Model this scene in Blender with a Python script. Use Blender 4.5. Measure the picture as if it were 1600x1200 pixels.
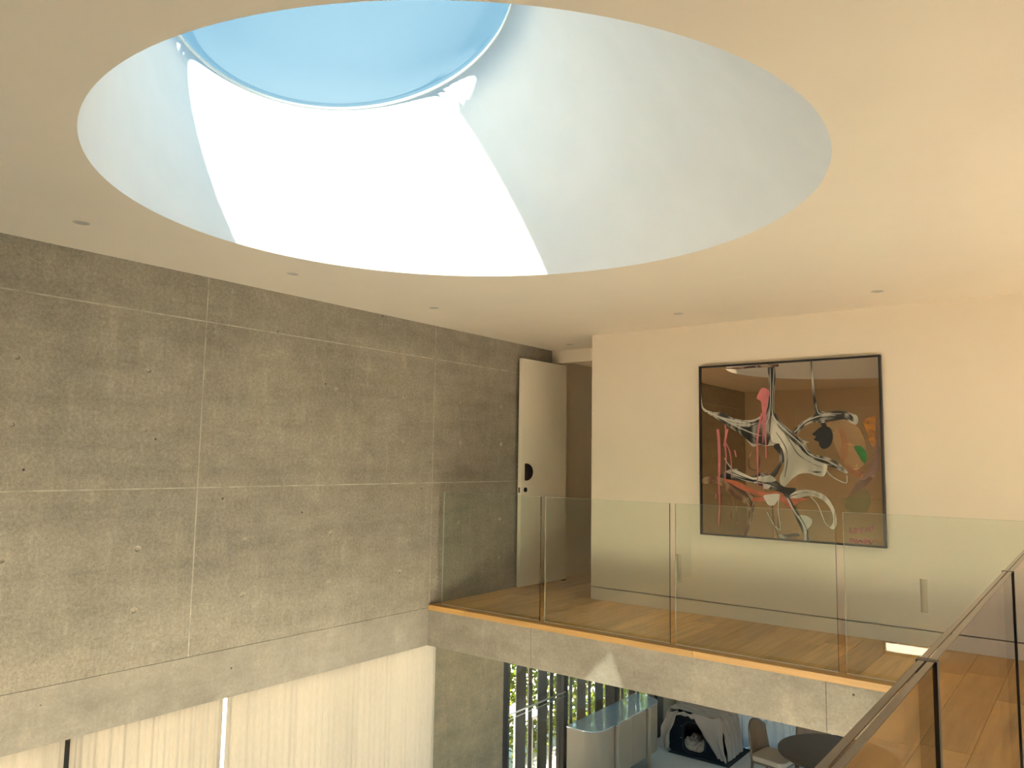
import bpy, bmesh, math, random
import numpy as np
from mathutils import Vector, Matrix

random.seed(7)
SC = bpy.context.scene
COL = SC.collection
for o in list(bpy.data.objects):
    bpy.data.objects.remove(o)

# ------------------------------------------------------------------ camera
CAM = (5.1717, 0.0, 1.3932)
cd = bpy.data.cameras.new('camera')
cd.sensor_width = 36.0
cd.lens = 1194.256 / 1600 * 36.0
cd.clip_start = 0.02
cam = bpy.data.objects.new('camera', cd)
COL.objects.link(cam)
yaw, pit, rol = (math.radians(a) for a in (37.5523, 5.644, 0.8858))
fw = Vector((-math.sin(yaw) * math.cos(pit), math.cos(yaw) * math.cos(pit), math.sin(pit)))
rt = Vector((math.cos(yaw), math.sin(yaw), 0))
upv = rt.cross(fw)
r2 = math.cos(rol) * rt + math.sin(rol) * upv
u2 = -math.sin(rol) * rt + math.cos(rol) * upv
cam.matrix_world = Matrix(((r2.x, u2.x, -fw.x, CAM[0]), (r2.y, u2.y, -fw.y, CAM[1]), (r2.z, u2.z, -fw.z, CAM[2]), (0, 0, 0, 1)))
SC.camera = cam

# ------------------------------------------------------------------ sky, sun, exposure
SKY = (0.42, 0.77, 1.0)
SKY_STRENGTH = 4.0
SUN_DIR = Vector((-0.046, 0.395, -1.0))
SUN_COLOR = (1.0, 0.86, 0.66)
SUN_STRENGTH = 56.0
EXPOSURE = 0.37
w = bpy.data.worlds.new('world')
SC.world = w
w.use_nodes = True
bg = w.node_tree.nodes['Background']
bg.inputs[0].default_value = (*SKY, 1)
bg.inputs[1].default_value = SKY_STRENGTH
sd = bpy.data.lights.new('sun', 'SUN')
sd.energy = SUN_STRENGTH
sd.color = SUN_COLOR
sd.angle = math.radians(0.6)
sun = bpy.data.objects.new('sun', sd)
sun.rotation_euler = SUN_DIR.to_track_quat('-Z', 'Y').to_euler()
sun.location = (0, -4, 12)
COL.objects.link(sun)
SC.view_settings.view_transform = 'Standard'
SC.view_settings.look = 'None'
SC.view_settings.exposure = EXPOSURE
SC.view_settings.gamma = 1.0
SC.view_settings.use_curve_mapping = False
SC.cycles.transparent_max_bounces = 32
SC.cycles.diffuse_bounces = 8
SC.cycles.max_bounces = 14
SC.cycles.caustics_reflective = False

# ------------------------------------------------------------------ materials
def newmat(name):
    m = bpy.data.materials.new(name)
    m.use_nodes = True
    nt = m.node_tree
    return m, nt, nt.nodes['Principled BSDF'], nt.nodes['Material Output']

def N(nt, typ, **kw):
    n = nt.nodes.new(typ)
    for k, v in kw.items():
        setattr(n, k, v)
    return n

def noise(nt, co, scale, detail=4, rough=0.55, stretch=None):
    if stretch:
        mp = N(nt, 'ShaderNodeMapping')
        mp.inputs['Scale'].default_value = stretch
        nt.links.new(co, mp.inputs[0])
        co = mp.outputs[0]
    n = N(nt, 'ShaderNodeTexNoise')
    n.inputs['Scale'].default_value = scale
    n.inputs['Detail'].default_value = detail
    n.inputs['Roughness'].default_value = rough
    nt.links.new(co, n.inputs['Vector'])
    return n.outputs[0]

def ramp(nt, fac, stops):
    r = N(nt, 'ShaderNodeValToRGB')
    e = r.color_ramp.elements
    while len(e) < len(stops):
        e.new(0.5)
    for el, (p, c) in zip(e, stops):
        el.position = p
        el.color = (*c, 1) if len(c) == 3 else c
    nt.links.new(fac, r.inputs[0])
    return r.outputs[0]

def mix(nt, fac, a, b, mode='MIX'):
    n = N(nt, 'ShaderNodeMix', data_type='RGBA', blend_type=mode)
    for sock, val in ((n.inputs[0], fac), (n.inputs[6], a), (n.inputs[7], b)):
        if hasattr(val, 'node'):
            nt.links.new(val, sock)
        elif isinstance(val, (int, float)):
            sock.default_value = val
        else:
            sock.default_value = (*val, 1)
    return n.outputs[2]

def bump(nt, bs, height, strength=0.2, dist=0.01):
    b = N(nt, 'ShaderNodeBump')
    b.inputs['Strength'].default_value = strength
    b.inputs['Distance'].default_value = dist
    nt.links.new(height, b.inputs['Height'])
    nt.links.new(b.outputs[0], bs.inputs['Normal'])

def coord(nt, kind='Object'):
    return N(nt, 'ShaderNodeTexCoord').outputs[kind]

def plain(name, color, rough=0.6, var=0.06, scale=8, metallic=0.0, bmp=0.05, spec=0.5, coat=0.0):
    m, nt, bs, out = newmat(name)
    co = coord(nt)
    n = noise(nt, co, scale, 5)
    lo = tuple(c * (1 - var) for c in color)
    hi = tuple(min(1, c * (1 + var)) for c in color)
    nt.links.new(ramp(nt, n, [(0.3, lo), (0.7, hi)]), bs.inputs['Base Color'])
    bs.inputs['Roughness'].default_value = rough
    bs.inputs['Metallic'].default_value = metallic
    bs.inputs['Specular IOR Level'].default_value = spec
    bs.inputs['Coat Weight'].default_value = coat
    if bmp:
        bump(nt, bs, noise(nt, co, scale * 12, 3), bmp, 0.003)
    return m

def concrete(name, base, contrast=1.0, gr=1.0):
    m, nt, bs, out = newmat(name)
    co = coord(nt)
    big = noise(nt, co, 0.9, 6, 0.6)
    mid = noise(nt, co, 5.0, 7, 0.66, (1, 1, 1.5))
    hor = noise(nt, co, 2.0, 5, 0.6, (1, 0.35, 3.0))
    ver = noise(nt, co, 6.0, 6, 0.7, (1, 1.8, 0.35))
    fine = noise(nt, co, 42, 5, 0.75)
    grain = noise(nt, co, 120, 3, 0.7)
    d = tuple(c * (1 - 0.16 * contrast) for c in base)
    l = tuple(c * (1 + 0.16 * contrast) for c in base)
    c = ramp(nt, big, [(0.32, d), (0.5, base), (0.70, l)])
    c = mix(nt, 0.5, c, ramp(nt, mid, [(0.28, (0.72, 0.71, 0.70)), (0.5, (1, 1, 1)), (0.72, (1.26, 1.24, 1.2))]), 'MULTIPLY')
    c = mix(nt, 0.38 * contrast, c, ramp(nt, hor, [(0.32, (0.66, 0.66, 0.67)), (0.5, (1, 1, 1)), (0.68, (1.16, 1.15, 1.12))]), 'MULTIPLY')
    c = mix(nt, 0.5 * contrast, c, ramp(nt, ver, [(0.52, (1, 1, 1)), (0.66, (1.30, 1.29, 1.25)), (0.76, (1.55, 1.53, 1.46))]), 'MULTIPLY')
    c = mix(nt, 0.75 * gr, c, ramp(nt, fine, [(0.30, (0.70, 0.69, 0.68)), (0.5, (1, 1, 1)), (0.68, (1.34, 1.32, 1.28))]), 'MULTIPLY')
    c = mix(nt, 0.6 * gr, c, ramp(nt, grain, [(0.30, (0.72, 0.72, 0.72)), (0.5, (1, 1, 1)), (0.70, (1.36, 1.35, 1.33))]), 'MULTIPLY')
    # pale aggregate flecks and small dark pores
    v = N(nt, 'ShaderNodeTexVoronoi')
    v.inputs['Scale'].default_value = 26
    nt.links.new(co, v.inputs['Vector'])
    gate = noise(nt, co, 3.2, 3)
    fl = ramp(nt, v.outputs['Distance'], [(0.10, (1, 1, 1)), (0.22, (0, 0, 0))])
    fl = mix(nt, 1.0, fl, ramp(nt, gate, [(0.52, (0, 0, 0)), (0.66, (1, 1, 1))]), 'MULTIPLY')
    sep = N(nt, 'ShaderNodeSeparateColor')
    nt.links.new(fl, sep.inputs[0])
    mf = N(nt, 'ShaderNodeMath', operation='MULTIPLY')
    nt.links.new(sep.outputs[0], mf.inputs[0])
    mf.inputs[1].default_value = 0.34
    c = mix(nt, mf.outputs[0], c, tuple(min(1, x * 1.7) for x in base))
    v2 = N(nt, 'ShaderNodeTexVoronoi')
    v2.inputs['Scale'].default_value = 4.3
    nt.links.new(co, v2.inputs['Vector'])
    pore = ramp(nt, v2.outputs['Distance'], [(0.030, (1, 1, 1)), (0.042, (0, 0, 0))])
    sp = N(nt, 'ShaderNodeSeparateColor')
    nt.links.new(pore, sp.inputs[0])
    c = mix(nt, sp.outputs[0], c, tuple(x * 0.25 for x in base))
    nt.links.new(c, bs.inputs['Base Color'])
    bs.inputs['Roughness'].default_value = 0.75
    bs.inputs['Specular IOR Level'].default_value = 0.3
    ad = N(nt, 'ShaderNodeMath', operation='ADD')
    nt.links.new(mid, ad.inputs[0])
    nt.links.new(fine, ad.inputs[1])
    bump(nt, bs, ad.outputs[0], 0.18, 0.01)
    return m

def wood(name, base, axis='Y', contrast=1.0, rough=0.42, scale=1.0):
    m, nt, bs, out = newmat(name)
    co = coord(nt)
    oi = N(nt, 'ShaderNodeObjectInfo')
    vm = N(nt, 'ShaderNodeVectorMath', operation='SCALE')
    nt.links.new(oi.outputs['Location'], vm.inputs[0])
    ad = N(nt, 'ShaderNodeVectorMath', operation='ADD')
    cmb = N(nt, 'ShaderNodeCombineXYZ')
    mu = N(nt, 'ShaderNodeMath', operation='MULTIPLY')
    nt.links.new(oi.outputs['Random'], mu.inputs[0])
    mu.inputs[1].default_value = 37.0
    for i in range(3):
        nt.links.new(mu.outputs[0], cmb.inputs[i])
    nt.links.new(co, ad.inputs[0])
    nt.links.new(cmb.outputs[0], ad.inputs[1])
    st = {'X': (0.06, 1, 1), 'Y': (1, 0.06, 1), 'Z': (1, 1, 0.06)}[axis]
    g1 = noise(nt, ad.outputs[0], 22 * scale, 6, 0.65, st)
    g2 = noise(nt, ad.outputs[0], 5 * scale, 4, 0.6, tuple(0.5 if s == 1 else s for s in st))
    c = ramp(nt, g1, [(0.3, tuple(x * (1 - .22 * contrast) for x in base)), (0.55, base), (0.75, tuple(min(1, x * (1 + .14 * contrast)) for x in base))])
    c = mix(nt, 0.6, c, ramp(nt, g2, [(0.3, (0.82, 0.8, 0.76)), (0.7, (1.1, 1.1, 1.08))]), 'MULTIPLY')
    tint = ramp(nt, oi.outputs['Random'], [(0.0, (0.76, 0.74, 0.70)), (0.5, (1, 1, 1)), (1.0, (1.2, 1.2, 1.2))])
    c = mix(nt, 1.0, c, tint, 'MULTIPLY')
    nt.links.new(c, bs.inputs['Base Color'])
    bs.inputs['Roughness'].default_value = rough
    bump(nt, bs, g1, 0.08, 0.003)
    return m

def glass(name, tint, gloss=(1, 1, 1), ior=1.5, rough=0.0):
    """thin glazing: fresnel reflection over tinted transmission, per surface"""
    m, nt, bs, out = newmat(name)
    nt.nodes.remove(bs)
    tr = N(nt, 'ShaderNodeBsdfTransparent')
    gl = N(nt, 'ShaderNodeBsdfGlossy')
    gl.inputs['Roughness'].default_value = rough
    gl.inputs['Color'].default_value = (*gloss, 1)
    n = noise(nt, coord(nt), 0.7, 2)
    lo = tuple(x * 0.985 for x in tint)
    nt.links.new(ramp(nt, n, [(0.3, lo), (0.7, tint)]), tr.inputs['Color'])
    fr = N(nt, 'ShaderNodeFresnel')
    ge = N(nt, 'ShaderNodeNewGeometry')
    mr = N(nt, 'ShaderNodeMapRange')          # same reflectance from either side of the sheet
    mr.inputs['To Min'].default_value = ior
    mr.inputs['To Max'].default_value = 1.0 / ior
    nt.links.new(ge.outputs['Backfacing'], mr.inputs['Value'])
    nt.links.new(mr.outputs[0], fr.inputs['IOR'])
    mx = N(nt, 'ShaderNodeMixShader')
    nt.links.new(fr.outputs[0], mx.inputs[0])
    nt.links.new(tr.outputs[0], mx.inputs[1])
    nt.links.new(gl.outputs[0], mx.inputs[2])
    nt.links.new(mx.outputs[0], out.inputs['Surface'])
    return m

def cloth(name, color, trans=0.4, weave=90, var=0.08):
    m, nt, bs, out = newmat(name)
    nt.nodes.remove(bs)
    co = coord(nt)
    n1 = noise(nt, co, 3, 5, 0.6, (1, 1, 0.15))
    n2 = noise(nt, co, weave, 2, 0.5, (1, 1, 0.2))
    c = ramp(nt, n1, [(0.3, tuple(x * (1 - var) for x in color)), (0.7, color)])
    c = mix(nt, 0.5, c, ramp(nt, n2, [(0.3, (0.86, 0.85, 0.83)), (0.7, (1, 1, 1))]), 'MULTIPLY')
    df = N(nt, 'ShaderNodeBsdfDiffuse')
    tl = N(nt, 'ShaderNodeBsdfTranslucent')
    nt.links.new(c, df.inputs['Color'])
    nt.links.new(c, tl.inputs['Color'])
    mx = N(nt, 'ShaderNodeMixShader')
    mx.inputs[0].default_value = trans
    nt.links.new(df.outputs[0], mx.inputs[1])
    nt.links.new(tl.outputs[0], mx.inputs[2])
    nt.links.new(mx.outputs[0], out.inputs['Surface'])
    return m

def glaze(name, color, alpha):
    """thin translucent brushed paint"""
    m, nt, bs, out = newmat(name)
    co = coord(nt)
    n = noise(nt, co, 9, 4, 0.6, (0.6, 1, 1.4))
    bs.inputs['Base Color'].default_value = (*color, 1)
    bs.inputs['Roughness'].default_value = 0.5
    a = ramp(nt, n, [(0.3, (alpha * .4,) * 3), (0.7, (alpha,) * 3)])
    nt.links.new(a, bs.inputs['Alpha'])
    return m

def paintflow(name, stops, scale=6):
    """poured paint with long marbled streaks"""
    m, nt, bs, out = newmat(name)
    co = coord(nt)
    mp = N(nt, 'ShaderNodeMapping')
    mp.inputs['Rotation'].default_value = (0, math.radians(35), 0)
    mp.inputs['Scale'].default_value = (1.0, 1.0, 0.45)
    nt.links.new(co, mp.inputs[0])
    n = N(nt, 'ShaderNodeTexNoise')
    n.inputs['Scale'].default_value = scale * 0.55
    n.inputs['Detail'].default_value = 2.5
    n.inputs['Distortion'].default_value = 1.6
    nt.links.new(mp.outputs[0], n.inputs['Vector'])
    mu = N(nt, 'ShaderNodeMath', operation='MULTIPLY'); mu.inputs[1].default_value = 26.0
    nt.links.new(n.outputs[0], mu.inputs[0])
    si = N(nt, 'ShaderNodeMath', operation='SINE'); nt.links.new(mu.outputs[0], si.inputs[0])
    mr = N(nt, 'ShaderNodeMapRange'); mr.inputs['From Min'].default_value = -1.0
    nt.links.new(si.outputs[0], mr.inputs['Value'])
    nt.links.new(ramp(nt, mr.outputs[0], stops), bs.inputs['Base Color'])
    bs.inputs['Roughness'].default_value = 0.3
    return m

M = {}
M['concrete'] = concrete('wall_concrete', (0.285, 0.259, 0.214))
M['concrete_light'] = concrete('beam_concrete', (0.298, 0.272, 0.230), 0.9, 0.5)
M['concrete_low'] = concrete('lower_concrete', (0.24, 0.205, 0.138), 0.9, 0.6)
M['joint'] = plain('joint_mortar', (0.44, 0.40, 0.325), 0.9, 0.30, 9)
M['tie'] = plain('tie_hole_cement', (0.40, 0.36, 0.29), 0.9, 0.15, 40)
M['plaster'] = plain('warm_white_paint', (0.77, 0.682, 0.57), 0.75, 0.015, 3, bmp=0.02, spec=0.25)
M['ceiling'] = plain('ceiling_paint', (0.88, 0.795, 0.68), 0.8, 0.015, 2, bmp=0.02, spec=0.2)
M['shaft'] = plain('skylight_white_paint', (0.88, 0.905, 0.94), 0.8, 0.02, 3, bmp=0.06, spec=0.2)
M['gap_shade'] = plain('gap_shade', (0.03, 0.028, 0.025), 0.9)
M['oak'] = wood('oak_floor', (0.66, 0.385, 0.13), 'Y', 1.3, 0.40)
M['oak_nose'] = wood('oak_nosing', (0.55, 0.325, 0.112), 'X', 1.0, 0.4)
M['door'] = plain('door_paint', (0.78, 0.72, 0.60), 0.55, 0.015, 3, bmp=0.0)
M['black'] = plain('black_metal', (0.012, 0.012, 0.013), 0.4, 0.1, 20, bmp=0.02)
M['bronze'] = plain('dark_bronze', (0.035, 0.03, 0.027), 0.35, 0.1, 20, metallic=0.6, bmp=0.02)
M['steel'] = plain('brushed_steel', (0.62, 0.60, 0.56), 0.3, 0.05, 30, metallic=1.0, bmp=0.02)
M['glass'] = glass('clear_green_glass', (0.955, 0.992, 0.968))
M['near_glass'] = glass('laminated_glass', (0.99, 0.970, 0.925), ior=1.58)
M['edge_dark'] = plain('glass_edge_dark', (0.03, 0.045, 0.035), 0.1, 0.1, 20, bmp=0, spec=0.8)  # refraction darkening of the side facing the camera, put into the colour
M['edge_pale'] = plain('glass_edge_pale', (0.52, 0.56, 0.47), 0.15, 0.05, 20, bmp=0, spec=0.8)  # light caught in the glass edges, put into the colour
M['edge_top'] = plain('glass_edge_reflection', (0.11, 0.078, 0.056), 0.12, 0.1, 20, bmp=0, spec=0.9)  # brown ceiling reflection on the top edges, put into the colour
M['window_glass'] = glass('window_glass', (0.95, 0.965, 0.96))
M['sky_glass'] = glass('dimmed_skylight_glass', (0.348, 0.382, 0.392))  # transmission lowered to balance sky and sun against the room
M['white_metal'] = plain('white_metal', (0.82, 0.82, 0.80), 0.4, 0.02, 10, bmp=0)
M['linen'] = cloth('linen_curtain', (0.66, 0.60, 0.51), 0.29)
M['sheer'] = cloth('white_sheer', (0.60, 0.62, 0.63), 0.34)
M['floor_low'] = plain('pale_carpet', (0.56, 0.565, 0.57), 0.85, 0.05, 30, bmp=0.2)
M['slat'] = wood('dark_timber', (0.085, 0.07, 0.055), 'Z', 0.8, 0.6)
M['leaf'] = None

def leafmat():
    m, nt, bs, out = newmat('hedge_leaf')
    nt.nodes.remove(bs)
    n = noise(nt, coord(nt), 6, 3)
    c = ramp(nt, n, [(0.3, (0.03, 0.06, 0.006)), (0.5, (0.085, 0.125, 0.012)), (0.7, (0.17, 0.19, 0.035))])
    df = N(nt, 'ShaderNodeBsdfDiffuse')
    tl = N(nt, 'ShaderNodeBsdfTranslucent')
    nt.links.new(c, df.inputs[0]); nt.links.new(c, tl.inputs[0])
    mx = N(nt, 'ShaderNodeMixShader'); mx.inputs[0].default_value = 0.4
    nt.links.new(df.outputs[0], mx.inputs[1]); nt.links.new(tl.outputs[0], mx.inputs[2])
    nt.links.new(mx.outputs[0], out.inputs['Surface'])
    return m
M['leaf'] = leafmat()
M['bark'] = plain('bark', (0.12, 0.08, 0.05), 0.9, 0.2, 20)
M['terrace'] = plain('terrace_stone', (0.74, 0.67, 0.57), 0.9, 0.12, 5)
M['brickwall'] = plain('terracotta_wall', (0.55, 0.22, 0.10), 0.9, 0.15, 12)
M['greycap'] = plain('grey_coping', (0.45, 0.43, 0.46), 0.8, 0.08, 12)
M['render_white'] = plain('white_render', (0.85, 0.84, 0.82), 0.8, 0.03, 6)

# ------------------------------------------------------------------ mesh helpers
class MB:
    def __init__(s):
        s.v = []; s.f = []; s.m = []; s.sm = []
    def add(s, vs, fs, mi=0, smooth=False):
        o = len(s.v)
        s.v += [tuple(v) for v in vs]
        for f in fs:
            s.f.append([o + i for i in f]); s.m.append(mi); s.sm.append(smooth)
    def box(s, x0, x1, y0, y1, z0, z1, mi=0, mis=None):
        vs = [(x, y, z) for z in (z0, z1) for y in (y0, y1) for x in (x0, x1)]
        fs = [(0, 2, 3, 1), (4, 5, 7, 6), (0, 1, 5, 4), (2, 6, 7, 3), (0, 4, 6, 2), (1, 3, 7, 5)]  # -z +z -y +y -x +x
        o = len(s.v); s.v += vs
        for k, f in enumerate(fs):
            s.f.append([o + i for i in f]); s.m.append(mis[k] if mis else mi); s.sm.append(False)
        return s
    def prism(s, poly, z0, z1, mp=lambda x, y, z: (x, y, z), mi=0, side_smooth=False, top_mi=None, bot=True):
        n = len(poly)
        vs = [mp(x, y, z0) for x, y in poly] + [mp(x, y, z1) for x, y in poly]
        s.add(vs, [tuple(range(n, 2 * n))], mi if top_mi is None else top_mi)
        if bot:
            s.add(vs, [tuple(range(n))[::-1]], mi)
        s.add(vs, [(i, (i + 1) % n, n + (i + 1) % n, n + i) for i in range(n)], mi, side_smooth)
        return s
    def tube(s, pts, r, n=8, mi=0, cap=True):
        pts = [Vector(p) for p in pts]
        rs = r if isinstance(r, (list, tuple)) else [r] * len(pts)
        vs = []
        for i, p in enumerate(pts):
            t = (pts[min(i + 1, len(pts) - 1)] - pts[max(i - 1, 0)]).normalized()
            a = t.cross(Vector((0, 0, 1)) if abs(t.z) < .9 else Vector((1, 0, 0))).normalized()
            b = t.cross(a)
            for k in range(n):
                an = 2 * math.pi * k / n
                vs.append(p + (a * math.cos(an) + b * math.sin(an)) * rs[i])
        fs = [(i * n + k, i * n + (k + 1) % n, (i + 1) * n + (k + 1) % n, (i + 1) * n + k) for i in range(len(pts) - 1) for k in range(n)]
        s.add(vs, fs, mi, True)
        if cap:
            L = len(pts) - 1
            s.add(vs, [tuple(range(n))[::-1], tuple(L * n + k for k in range(n))], mi)
        return s
    def lathe(s, prof, c, n=32, mi=0):
        vs = []
        for r, z in prof:
            for k in range(n):
                a = 2 * math.pi * k / n
                vs.append((c[0] + r * math.cos(a), c[1] + r * math.sin(a), c[2] + z))
        fs = [(i * n + k, i * n + (k + 1) % n, (i + 1) * n + (k + 1) % n, (i + 1) * n + k) for i in range(len(prof) - 1) for k in range(n)]
        s.add(vs, fs, mi, True)
        return s
    def grid(s, fn, nu, nv, mi=0, smooth=True):
        vs = [fn(i / nu, j / nv) for j in range(nv + 1) for i in range(nu + 1)]
        fs = [(j * (nu + 1) + i, j * (nu + 1) + i + 1, (j + 1) * (nu + 1) + i + 1, (j + 1) * (nu + 1) + i) for j in range(nv) for i in range(nu)]
        s.add(vs, fs, mi, smooth)
        return s
    def build(s, name, mats, parent=None, bevel=0, solid=0, recalc=True, subsurf=0, solid_off=0):
        me = bpy.data.meshes.new(name)
        me.from_pydata(s.v, [], s.f)
        mats = mats if isinstance(mats, (list, tuple)) else [mats]
        for m in mats:
            me.materials.append(M[m] if isinstance(m, str) else m)
        for p, mi, sm in zip(me.polygons, s.m, s.sm):
            p.material_index = mi; p.use_smooth = sm
        bm = bmesh.new(); bm.from_mesh(me)
        bmesh.ops.remove_doubles(bm, verts=bm.verts, dist=1e-5)
        if recalc:
            bmesh.ops.recalc_face_normals(bm, faces=bm.faces)
        bm.to_mesh(me); bm.free()
        o = bpy.data.objects.new(name, me)
        COL.objects.link(o)
        if parent:
            o.parent = parent
            o.matrix_parent_inverse = parent.matrix_basis.inverted()
        if solid:
            md = o.modifiers.new('thickness', 'SOLIDIFY'); md.thickness = solid; md.offset = solid_off
        if subsurf:
            md = o.modifiers.new('smooth', 'SUBSURF'); md.levels = subsurf; md.render_levels = subsurf
        if bevel:
            md = o.modifiers.new('bevel', 'BEVEL'); md.width = bevel; md.segments = 2; md.limit_method = 'ANGLE'
        return o

def tag(o, label=None, cat=None, group=None, kind=None):
    if label: o['label'] = label
    if cat: o['category'] = cat
    if group: o['group'] = group
    if kind: o['kind'] = kind
    return o

def struct(o, label=None):
    o['kind'] = 'structure'
    if label: o['label'] = label
    return o

def empty(name, loc, label, cat, group=None):
    o = bpy.data.objects.new(name, None)
    o.empty_display_size = 0.1
    o.location = loc
    COL.objects.link(o)
    return tag(o, label, cat, group)

def box(name, b, mat, parent=None, bevel=0):
    return MB().box(*b).build(name, mat, parent, bevel)

def panel_with(mb, axis, pos0, pos1, a0, a1, z0, z1, holes, mi=0):
    """slab between pos0..pos1 on axis, spanning a0..a1 x z0..z1, less the rectangular holes (a0,a1,z0,z1)"""
    A = sorted({a0, a1, *[h[0] for h in holes], *[h[1] for h in holes]})
    Z = sorted({z0, z1, *[h[2] for h in holes], *[h[3] for h in holes]})
    for i in range(len(A) - 1):
        for j in range(len(Z) - 1):
            ca, cz = (A[i] + A[i + 1]) / 2, (Z[j] + Z[j + 1]) / 2
            if any(h[0] < ca < h[1] and h[2] < cz < h[3] for h in holes):
                continue
            if axis == 'x':
                mb.box(pos0, pos1, A[i], A[i + 1], Z[j], Z[j + 1], mi)
            else:
                mb.box(A[i], A[i + 1], pos0, pos1, Z[j], Z[j + 1], mi)
    return mb

# ------------------------------------------------------------------ dimensions
H = 2.70            # upper ceiling
ZB = -0.3785        # underside of balcony beam
LOW = -2.80         # lower floor
YN, YG, YW = 5.464, 5.573, 6.798   # nosing front, glass line, painting wall
XC = 0.9975         # left end of painting wall
XL = -0.42          # lower left wall plane
XG = 4.925          # near balustrade line
YB = -0.27          # wall across the near end of the void
XR = 8.0
YBK = -3.0          # wall behind the corridor
YF = 11.62          # lower far wall

# ------------------------------------------------------------------ ceiling, shaft, skylight
def ell(c, a, V, ang):
    n = np.array([math.cos(ang), math.sin(ang)])
    m = n @ V
    q = m * a * a / math.sqrt(((m * a) ** 2).sum())
    return c + V @ q
LOWE = (np.array([2.687, 2.795]), np.array([1.715, 1.653]), np.array([[-.935, .356], [-.356, -.935]]))
UPE = (np.array([1.371, 3.009]), np.array([1.491, 1.061]), np.array([[-.904, .428], [.428, .904]]))
ZU = 4.27
NS = 144
angs = [2 * math.pi * i / NS for i in range(NS)]
lo = [ell(*LOWE, a) for a in angs]
hi = [ell(*UPE, a) for a in angs]
# ceiling: ring of quads from the round opening to the rectangular edge
cx0, cx1, cy0, cy1 = -0.42, XR + .2, YBK - .2, 7.66
def to_rect(p):
    c = LOWE[0]; d = p - c
    t = min(((cx1 if d[0] > 0 else cx0) - c[0]) / d[0] if abs(d[0]) > 1e-9 else 1e9,
            ((cy1 if d[1] > 0 else cy0) - c[1]) / d[1] if abs(d[1]) > 1e-9 else 1e9)
    return c + d * t
def shaft_ring(t, off):
    out = []
    for i, a in enumerate(angs):
        p = lo[i] * (1 - t) + hi[i] * t + np.array([math.cos(a), math.sin(a)]) * off
        out.append((p[0], p[1], H + (ZU - H) * t))
    return out
mb = MB()
ring = [to_rect(p) for p in lo]
topring = shaft_ring(.25 / (ZU - H), .06)
for z, inner in ((H, [(*p, H) for p in lo]), (H + .25, topring)):
    for i in range(NS):
        q, q2 = ring[i], ring[(i + 1) % NS]
        p, p2 = inner[i], inner[(i + 1) % NS]
        if abs(q[0] - q2[0]) < 1e-6 or abs(q[1] - q2[1]) < 1e-6:
            mb.add([p, p2, (*q2, z), (*q, z)], [(0, 1, 2, 3)])
        else:
            cx = cx0 if (abs(q[0] - cx0) < 1e-6 or abs(q2[0] - cx0) < 1e-6) else cx1
            cy = cy0 if (abs(q[1] - cy0) < 1e-6 or abs(q2[1] - cy0) < 1e-6) else cy1
            mb.add([p, p2, (*q2, z), (cx, cy, z), (*q, z)], [(0, 1, 2, 3, 4)])
ceil = struct(mb.build('ceiling', 'ceiling'), 'warm white plaster ceiling with large round opening')
# shaft: inner skin + outer skin
def shaft_ring(t, off):
    out = []
    for i, a in enumerate(angs):
        p = lo[i] * (1 - t) + hi[i] * t + np.array([math.cos(a), math.sin(a)]) * off
        out.append((p[0], p[1], H + (ZU - H) * t))
    return out
mb = MB()
TS = [0, .12, .25, .4, .55, .7, .85, 1]
vs = []
for t in TS: vs += shaft_ring(t, 0)
mb.add(vs, [(j * NS + i, j * NS + (i + 1) % NS, (j + 1) * NS + (i + 1) % NS, (j + 1) * NS + i) for j in range(len(TS) - 1) for i in range(NS)], 0, True)
vs = []
for t in TS: vs += shaft_ring(t, .12)
mb.add(vs, [(j * NS + i, (j + 1) * NS + i, (j + 1) * NS + (i + 1) % NS, j * NS + (i + 1) % NS) for j in range(len(TS) - 1) for i in range(NS)], 0, True)
a_, b_ = shaft_ring(1, 0), shaft_ring(1, .12)
mb.add(a_ + b_, [(i, (i + 1) % NS, NS + (i + 1) % NS, NS + i) for i in range(NS)])
shaft = mb.build('skylight_shaft', 'shaft', recalc=False)
struct(shaft, 'white flared round skylight shaft narrowing up to the glass')
# skylight frame and pane
sky = bpy.data.objects.new('window_1', None); COL.objects.link(sky); sky.location = (1.371, 3.009, ZU)
struct(sky, 'round roof skylight showing pale blue sky')
def ring_at(z, off):
    return [(*(hi[i] + np.array([math.cos(a), math.sin(a)]) * off), z) for i, a in enumerate(angs)]
mb = MB()
R4 = [ring_at(ZU, -.006), ring_at(ZU + .022, -.006), ring_at(ZU + .022, .12), ring_at(ZU, .12)]
for k in range(4):
    A, B = R4[k], R4[(k + 1) % 4]
    mb.add(A + B, [(i, (i + 1) % NS, NS + (i + 1) % NS, NS + i) for i in range(NS)])
mb.build('frame', 'white_metal', sky)
mb = MB()
A, B = ring_at(ZU + .023, .1), ring_at(ZU + .04, .1)
mb.add(A + B, [tuple(range(NS))[::-1], tuple(range(NS, 2 * NS))] + [(i, (i + 1) % NS, NS + (i + 1) % NS, NS + i) for i in range(NS)])
mb.build('pane', 'sky_glass', sky)

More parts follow.
